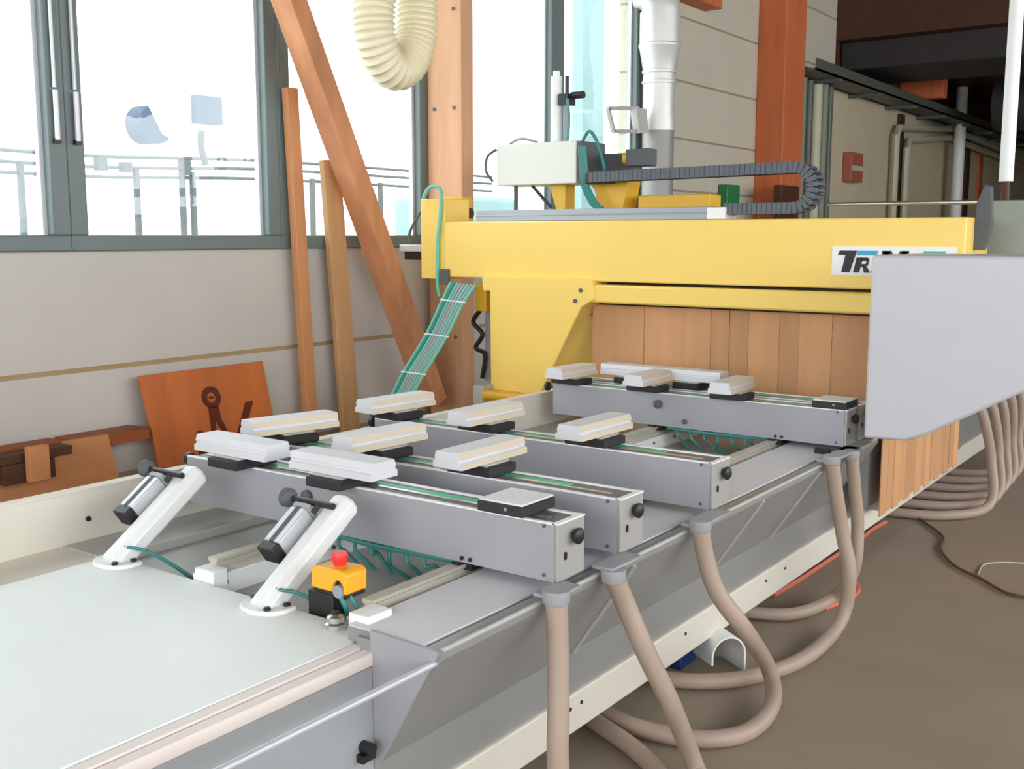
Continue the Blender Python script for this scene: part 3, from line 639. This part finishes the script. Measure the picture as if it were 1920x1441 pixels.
MB().box(-4.0, -3.94, YG-0.02, YG, 1.27, 1.36).build('cable_clamp', M['dgrey'], ga, 0.003)
# small things hung on the gantry leg's left side
MB().box(-3.80, -3.72, 4.9, 5.0, 1.12, 1.28).build('junction_box', M['yellow2'], ga, 0.006)
MB().box(-3.80, -3.76, 5.0, 5.05, 0.7, 1.28).build('cable_channel', M['greyP'], ga)
MB().tube([(-3.80, 4.95, 1.12), (-3.85, 4.95, 1.05), (-3.79, 4.96, 0.98), (-3.84, 4.96, 0.9), (-3.78, 4.97, 0.86), (-3.8, 4.97, 0.72)], 0.014, 8).build('leg_cable', M['black'], ga, 0, True)

# green tube ribbon swooping from the gantry down to the trough
tr = thing('tube_ribbon', 'green ribbon of air tubes sloping from the gantry beam to the trough', 'tube ribbon', (-3.4, 4.2, 0.75))
ctr = [(868, 532, 4.80, 26), (849, 565, 4.74, 22), (818, 629, 4.6, 21), (775, 700, 4.42, 21), (754, 740, 4.28, 20), (725, 790, 4.12, 20)]
cols = ['mint', 'teal', 'mint', 'gtube', 'collar', 'mint', 'gtube', 'mint']
for k in range(8):
    u = -1+2*(k+0.5)/8
    MB().tube([P(x+u*hw, y+u*3, Y=yy) for x, y, yy, hw in ctr], 0.0098, 8).build('air_tube', M[cols[k]], tr, 0, True)
for i in (1, 2, 3):
    x, y, yy, hw = ctr[i]
    MB().bar(P(x-hw-2, y-4, Y=yy-0.012), P(x+hw+2, y+2, Y=yy-0.012), 0.003, 0.007).build('cable_tie', M['white'], tr)

# ================================================================== HOSES
def hose(pts, label, r=0.0275, collar=True, n=12):
    t = thing('suction_hose', label, 'hose', tuple(pts[-1]), 'beige suction hoses of the pod beams')
    MB().tube(pts, r, n, 8).build('hose', M['hose'], t, 0, True)
    if collar: MB().lathe(Vector(pts[0])+Vector((0, 0, 0.018)), (0, 0, -1), [(r+0.006, 0), (r+0.006, 0.03), (r+0.003, 0.034)]).build('collar', M['collar'], t, 0, True)
    return t
Z = 0.032
hose([P(1043, 1118, X=-1.355), P(1046, 1220, X=-1.35), P(1047, 1330, X=-1.34), P(1046, 1420, X=-1.33), P(1054, 1490, X=-1.32), P(1085, 1580, Z=0.06), P(1150, 1590, Z=Z), P(1225, 1535, Z=Z), P(1246, 1470, Z=Z), P(1190, 1404, Z=Z), P(1110, 1348, Z=Z), P(1070, 1310, Z=Z)], 'beige hose hanging straight down from the nearest beam')
hose([P(1150, 1078, X=-1.355), P(1172, 1130, X=-1.34), P(1210, 1220, X=-1.29), P(1258, 1320, X=-1.25), P(1303, 1435, Z=0.05), P(1335, 1520, Z=Z), P(1360, 1600, Z=Z)], 'beige hose slanting down from the second beam to the floor')
hose([P(1313, 985, X=-1.355), P(1322, 1040, X=-1.345), P(1345, 1110, X=-1.31), P(1400, 1185, X=-1.245), P(1442, 1255, Z=0.10), P(1448, 1320, Z=0.05), P(1400, 1372, Z=Z), P(1310, 1385, Z=Z), P(1200, 1365, Z=Z), P(1120, 1330, Z=Z)], 'beige hose from the middle beam curling into a loop on the floor')
hose([P(1560, 862, X=-1.355), P(1567, 920, X=-1.35), P(1580, 1000, X=-1.33), P(1593, 1080, X=-1.29), P(1575, 1165, Z=0.06), P(1510, 1232, Z=Z), P(1410, 1268, Z=Z), P(1310, 1277, Z=Z), P(1225, 1268, Z=Z)], 'beige hose from the far beam before the curtain, bending back along the floor')
hose([P(1597, 852, X=-1.355), P(1603, 920, X=-1.35), P(1608, 990, X=-1.34), P(1600, 1070, X=-1.34), P(1560, 1120, Z=0.04), P(1490, 1150, Z=Z), P(1390, 1145, Z=Z), P(1330, 1130, Z=Z)], 'thin-looking beige hose from the rearmost beam beside the curtain', 0.026)
far = ['nearest the curtain', 'second behind the curtain', 'third behind the curtain', 'fourth behind the curtain', 'fifth behind the curtain', 'farthest behind the curtain']
for k in range(6):
    y = 6.05+k*0.25; xx = -1.27-0.012*k
    hose([Vector((-1.35, y+0.25, 0.64)), Vector((-1.31, y+0.3, 0.52)), Vector((xx, y+0.35, 0.28)), Vector((xx+0.03, y+0.2, 0.07)), Vector((xx-0.14, y-0.02, Z)), Vector((xx-0.45, y-0.12, Z)), Vector((xx-0.75, y-0.1, Z))],
         'beige hose looping on the floor, %s' % far[k], 0.027, False, 10)

# beams behind the gantry that carry those hoses
for k, lb in enumerate(('grey pod beam beyond the curtain, nearer of the pair', 'grey pod beam beyond the curtain, farther of the pair')):
    y = 6.5+k*0.9
    t = thing('support_beam', lb, 'support beam', (-2.1, y, 0.70), 'grey pod beams across the bed')
    MB().box(-2.83, -1.40, y-0.06, y+0.06, 0.70, 0.85).build('body', M['grey'], t, 0.003)
    MB().box(-1.40, -1.39, y-0.06, y+0.06, 0.70, 0.85).build('end_cap', M['cap'], t, 0.002)
    MB().box(-1.45, -1.31, y-0.2, y+0.62, 0.665, 0.70).build('hose_manifold', M['grey2'], t)

# ================================================================== FLOOR THINGS
tag(MB().tube([P(1700, 958, Z=0.01), P(1735, 980, Z=0.01), P(1768, 1006, Z=0.01), P(1764, 1030, Z=0.01), P(1790, 1060, Z=0.01), P(1840, 1085, Z=0.01), P(1890, 1112, Z=0.01), P(1960, 1125, Z=0.01)], 0.007, 7).build('floor_cable', M['cable'], None, 0, True), 'thin brown cable winding over the floor from the curtain', 'cable')
tag(MB().tube([P(1835, 1075, Z=0.006), P(1845, 1058, Z=0.006), P(1880, 1054, Z=0.006), P(1935, 1056, Z=0.006)], 0.004, 6).build('floor_cable', M['pipe'], None, 0, True), 'thin pale cord lying on the floor at the right edge', 'cord')
tag(MB().tube([P(1660, 978, Z=0.012), P(1635, 992, Z=0.012), P(1610, 1012, Z=0.012), P(1560, 1045, Z=0.012), P(1500, 1085, Z=0.012), P(1450, 1115, Z=0.012)], 0.011, 7).build('floor_cable', M['redline'], None, 0, True), 'red cable lying on the floor along the foot of the bed', 'cable')
tag(MB().tube([P(1545, 1140, Z=0.012), P(1575, 1128, Z=0.012), P(1605, 1112, Z=0.012), P(1608, 1098, Z=0.012), P(1600, 1088, Z=0.012)], 0.013, 7).build('floor_cable', M['redline'], None, 0, True), 'short red cable piece on the floor under the two far hoses', 'cable')
# bent white plastic trough lying on the floor
c0 = P(1342, 1252, Z=0.0)
out = [(-0.062, 0.0)]+[(-0.062*math.cos(math.pi*i/10), 0.062+0.062*math.sin(math.pi*i/10)) for i in range(11)]+[(0.062, 0.035)]
inn = [(u*0.9, 0.0 if i == 0 else (0.062+(v-0.062)*0.9 if v > 0.062 else v)) for i, (u, v) in enumerate(out)]
mb = MB().prism(out+inn[::-1], 'y', -0.065, 0.065)
mb.xf(Matrix.Translation((c0.x, c0.y+0.02, 0.0)) @ Matrix.Rotation(math.radians(55), 4, 'Z') @ Matrix.Rotation(math.radians(180), 4, 'Z') @ Matrix.Scale(1.12, 4))
tag(mb.build('plastic_cover', M['white'], None, 0, True), 'curved white plastic cover lying on the floor beside the bed', 'cover')
q = P(1268, 1250, Z=0.0)
tag(MB().box(q.x-0.08, q.x+0.03, q.y-0.02, q.y+0.10, 0.0, 0.06).build('plastic_crate', M['blue'], None, 0.006), 'small blue plastic box on the floor, half under the bed rail', 'box')
q = P(1885, 800, Z=0.0)
tag(MB().box(q.x+0.05, q.x+0.95, q.y, q.y+0.5, 0.0, 0.40).build('storage_box', M['dark'], None, 0.01), 'dark box standing on the far floor at the right edge', 'box')

# ================================================================== HANGING DUCTS
# ribbed flexible hose hanging in a loop in front of the window
xs = -3.6
cA = P(702, 60, X=xs); cB = P(780, 60, X=xs); r = 0.135
pts = [P(735, -260, X=xs), P(712, -120, X=xs), P(702, 0, X=xs)]
cc = (P(702, 40, X=xs)+P(782, 40, X=xs))/2; R_ = (P(782, 62, X=xs)-P(702, 62, X=xs)).length/2
ax = (P(782, 62, X=xs)-P(702, 62, X=xs)).normalized()
for i in range(0, 9):
    a = math.pi*i/8; pts.append(cc-ax*R_*math.cos(a)-Vector((0, 0, 1))*R_*1.45*math.sin(a))
pts += [P(782, -20, X=xs), P(775, -120, X=xs), P(765, -260, X=xs)]
rf = lambda i: 0.090+0.013*(1-abs(math.sin(i*math.pi/5)))
tag(MB().tube(pts, 0.1, 28, 16, 0.0058, rfun=rf).build('ribbed_hose', M['spiral'], None, 0, True), 'cream ribbed extraction hose hanging in a loop before the window', 'hose')
# white wall duct with reducer
dt = thing('wall_duct', 'pale galvanised duct running down the wall beside the last window', 'duct', (-4.34, 8.55, 0))
dc = P(1236, 150, X=-4.40); X0, Y0 = -4.40, dc.y
zt_ = P(1236, 24, X=-4.40).z; zr = P(1236, 82, X=-4.40).z; zs1 = P(1236, 132, X=-4.40).z; zb_ = P(1236, 246, X=-4.40).z
MB().lathe((X0, Y0, zt_), (0, 0, -1), [(0.17, 0), (0.17, zt_-zr), (0.178, zt_-zr+0.01), (0.178, zt_-zr+0.03), (0.17, zt_-zr+0.04), (0.138, zt_-zs1), (0.146, zt_-zs1+0.005), (0.146, zt_-zs1+0.025), (0.136, zt_-zs1+0.03), (0.136, zt_-zs1+0.085), (0.146, zt_-zs1+0.09), (0.146, zt_-zs1+0.11), (0.134, zt_-zs1+0.115), (0.134, zt_-zb_-0.1), (0.142, zt_-zb_-0.1), (0.142, zt_-zb_), (0.136, zt_-zb_)], 28).build('duct_pipe', M['duct'], dt, 0, True)
MB().lathe((X0, Y0, zb_), (0, 0, -1), [(0.132, 0), (0.132, zb_)], 28).build('duct_pipe', M['ductg'], dt, 0, True)
MB().tube([(X0, Y0, zt_-0.03), (X0, Y0, zt_+0.06), (X0-0.06, Y0, zt_+0.16), (X0-0.18, Y0, zt_+0.19)], 0.16, 20).build('elbow', M['duct'], dt, 0, True)

# clip-on bracket frame on the window post
lb = thing('wire_holder', 'pale open bracket frame fixed to the window post left of the duct', 'bracket', (-4.5, 7.6, 2.5))
A = [P(x, y, X=-4.45) for x, y in ((1140, 203), (1196, 203), (1196, 246), (1150, 246))]
mb = MB()
for a, b in zip(A, A[1:]+A[:1]): mb.bar(a, b, 0.03, 0.03, (1, 0, 0))
mb.build('frame', M['cap'], lb)
A = [P(x, y, X=-4.46) for x, y in ((1180, 203), (1200, 205), (1205, 250), (1188, 250))]
MB().add(A+[p+Vector((0.06, 0, 0)) for p in A], [(0, 1, 2, 3), (7, 6, 5, 4), (0, 4, 5, 1), (1, 5, 6, 2), (2, 6, 7, 3), (3, 7, 4, 0)]).build('clamp', M['cap'], lb)

# hanging white pole at the right
q = P(1886, 340, Y=6.2)
hp = thing('hanging_pole', 'bright white pole hanging down at the right behind the gantry', 'pole', (q.x, q.y, 1.6))
MB().cyl((q.x, q.y, q.z), (q.x, q.y, 4.69), 0.036, n=18).build('tube', M['white'], hp, 0, True)
MB().cyl((q.x, q.y, 1.5), (q.x, q.y, q.z), 0.022, n=12).build('rod', M['darkwood'], hp, 0, True)

# ================================================================== FAR HALL
ct = thing('cable_tray', 'grey cable tray running along the upper wall into the dark hall', 'cable tray', (-4.4, 17, 3.3))
MB().box(-4.52, -4.18, 11.28, 24, 3.28, 3.30).box(-4.52, -4.5, 11.28, 24, 3.28, 3.40).box(-4.2, -4.18, 11.28, 24, 3.28, 3.40).build('channel', M['tray'], ct)
for k in range(5): MB().tube([(-4.46+k*0.06, 11.5, 3.32), (-4.45+k*0.06, 15, 3.33), (-4.46+k*0.06, 24, 3.32)], 0.025, 6).build('cable', M['dark'] if k % 2 else M['pipeg'], ct, 0, True)
for k in range(8): MB().box(-4.595, -4.18, 12+k*1.5, 12.05+k*1.5, 3.24, 3.28).build('tray_arm', M['tray'], ct)
names = ['first', 'second', 'third', 'fourth', 'fifth', 'sixth']
for k, (px, rad, mm, top) in enumerate(((1484, 0.045, 'pipe', 3.27), (1502, 0.06, 'pipeg', 3.27), (1516, 0.05, 'tray', 3.27), (1529, 0.075, 'pipe', 3.27), (1543, 0.06, 'pipeg', 3.27), (1555, 0.04, 'tray', 3.27))):
    yy = P(px, 200, X=-4.5).y
    tag(MB().cyl((-4.5, yy, 0.0), (-4.5, yy, top), rad, n=12).build('conduit_pipe', M[mm], None, 0, True), '%s vertical wall pipe counted from the red-brown column' % names[k], 'pipe', 'vertical pipes under the cable tray')
tag(MB().box(-4.595, -4.36, 11.26, 11.31, 2.95, 3.27).build('wall_lamp_box', M['pipe'], None, 0.01), 'pale box on the wall at the corner of the red-brown column', 'box')
tag(MB().cyl((-4.5, 11.32, 3.32), (-4.5, 11.32, 4.69), 0.05, n=10).build('conduit_pipe', M['tray'], None, 0, True), 'dark vertical pipe above the pale box beside the column', 'pipe')
# U shaped pair of pipes
for k, (dx, lab) in enumerate(((0, 'outer cream pipe bent over the far wall panel'), (1, 'inner cream pipe bent over the far wall panel'))):
    ya, yb, zt = 15.25+0.5*dx, 19.9, 3.02-0.14*dx
    pts = [(-4.5, ya, 0.0), (-4.5, ya, zt-0.1), (-4.5, ya+0.1, zt), (-4.5, 18.0, zt+0.2), (-4.5, 18.3, zt+0.2), (-4.5, 21.5, zt+0.12), (-4.5, 23.5, zt+0.05)]
    tag(MB().tube(pts, 0.05, 8, 1).build('bent_pipe', M['pipe'], None, 0, True), lab, 'pipe', 'bent pipes on the far wall')
yy = P(1800, 250, X=-4.35).y
tag(MB().cyl((-4.35, yy, 0), (-4.35, yy, 3.85), 0.085, n=12).build('white_pipe', M['white'], None, 0, True), 'bright vertical pipe on the far wall before the brown posts', 'pipe')
for px, lab in ((1567, 'thin dark post at the left edge of the far wall panels'), (1713, 'thin brown post left of the pale far panel'), (1838, 'brown far post right of the bright vertical pipe'), (1862, 'brown far post closest to the hanging white pole')):
    yy = P(px, 250, X=-4.4).y
    tag(MB().box(-4.6, -4.56, yy-0.12, yy+0.12, 0, 3.24).build('wall_post', M['darkwood'] if px != 1862 else M['oakR']), lab, 'post', 'posts along the far wall')
yy = P(1605, 310, X=-4.5).y
fc = thing('fire_cabinet', 'small red cabinet with pale band on the far wall', 'cabinet', (-4.55, yy, 2.3))
MB().box(-4.6, -4.48, yy-0.22, yy+0.22, 2.22, 2.58).build('case', M['redsign'], fc, 0.01)
MB().box(-4.482, -4.476, yy-0.2, yy+0.2, 2.36, 2.42).build('band', M['pipe'], fc)
yy = P(1376, 360, X=-4.5).y
tag(MB().box(-4.6, -4.5, yy-0.15, yy+0.15, 1.82, 2.05).build('wall_socket_box', M['greenbox'], None, 0.01), 'small green box on the wall left of the red-brown column', 'box')
tag(MB().box(-4.28, -4.2, 10.45, 10.95, 0.0, 2.06).build('wood_plank', M['darkwood'], None, 0.01), 'dark board standing before the foot of the red-brown column', 'board')
tag(MB().box(-4.59, -2.0, 13.16, 14.6, 3.52, 3.86).build('roof_duct', M['dark'], None, 0.02), 'flat dark duct under the dark ceiling beside the wall', 'duct')
tag(MB().cyl((-3.5, 16.5, 3.36), (4.0, 16.5, 3.36), 0.36, n=24).build('roof_duct', M['dark'], None, 0, True), 'thick dark round duct crossing below the dark ceiling', 'duct')
tag(MB().box(-4.59, -4.0, 15.6, 15.8, 3.42, 3.86).build('timber_board', M['oakR'], None, 0.01), 'orange-brown timber end under the dark ceiling', 'timber')

# ================================================================== OUTSIDE THE WINDOWS
tag(MB().box(-60, -4.85, -40, 60, -0.6, -0.5).build('yard_ground', M['gravel']), 'pale yard ground outside the windows', 'ground')
bd = thing('factory_building', 'pale factory building with curved roof seen through the left windows', 'building', (-16, 10, -0.5))
MB().box(-24, -14, -6, 14.0, -0.5, 3.6).build('wall', M['out_white'], bd)
MB().prism([(-6, 3.6)]+[(-6+20*i/12, 3.6+1.0*math.sin(math.pi*(0.25+0.65*i/12))) for i in range(13)]+[(14, 3.6)], 'x', -24, -14).build('roof', M['out_roof'], bd)
bl = thing('blower_unit', 'grey blower box with round fan outside the second window', 'blower', (-12, 9.4, 2.9))
MB().prism([(8.75, 3.45), (9.42, 3.75), (9.95, 3.75), (9.95, 2.95), (9.42, 2.95), (9.1, 3.1)], 'x', -12.8, -12.1).build('hopper', M['out_white'], bl)
MB().box(-12.15, -12.0, 9.42, 9.86, 3.05, 3.42).build('louvre', M['out_grey'], bl)
MB().cyl((-12.3, 8.78, 2.98), (-11.98, 8.78, 2.98), 0.25, n=24).build('fan_case', M['out_grey'], bl, 0, True)
MB().prism([(8.6, 3.3), (9.05, 3.3), (9.05, 2.78), (8.85, 2.86)], 'x', -12.2, -11.97).build('outlet', M['out_roof'], bl)
MB().tube([(-12, 9.5, 2.95), (-12, 9.48, 2.75), (-12, 9.55, 2.5)], 0.045, 8).build('down_pipe', M['out_steel'], bl, 0, True)
rk = thing('pipe_rack', 'thin pipe rack on legs running past outside the windows', 'pipe rack', (-12, 8, -0.5))
for k, (za, zb) in enumerate(((2.55, 2.62), (2.42, 2.5), (2.3, 2.36))):
    MB().tube([(-12, 4, za), (-12, 7.5, za-0.03), (-12, 9, za+0.01), (-12, 11, zb), (-12, 16, zb)], 0.022, 7).build('pipe', M['out_steel'], rk, 0, True)
for y in (5.5, 6.9, 8.45, 9.15, 9.32, 11.5, 13.0): MB().box(-12.03, -11.97, y-0.03, y+0.03, -0.5, 2.4).build('support', M['out_steel'], rk)
for y, h in ((7.95, 0.18), (8.3, 0.12), (9.2, 0.2)): MB().box(-12.06, -11.94, y-0.06, y+0.06, 2.35, 2.35+h).build('valve', M['out_steel'], rk)
tag(MB().box(-9.6, -9.4, P(1092, 200, X=-9.4).y, P(1132, 200, X=-9.4).y, -0.5, 6.5).build('reflection_panel', M['out_teal']), 'pale teal panel added outside the window left of the duct, imitating a reflection', 'panel')  # added panel imitating a teal reflection in the pane
tag(MB().box(-14, -12.5, 15.5, 17.5, -0.5, 2.3).build('storage_tank', M['out_teal'], None, 0.1), 'pale blue-grey tank outside below the third window', 'tank')
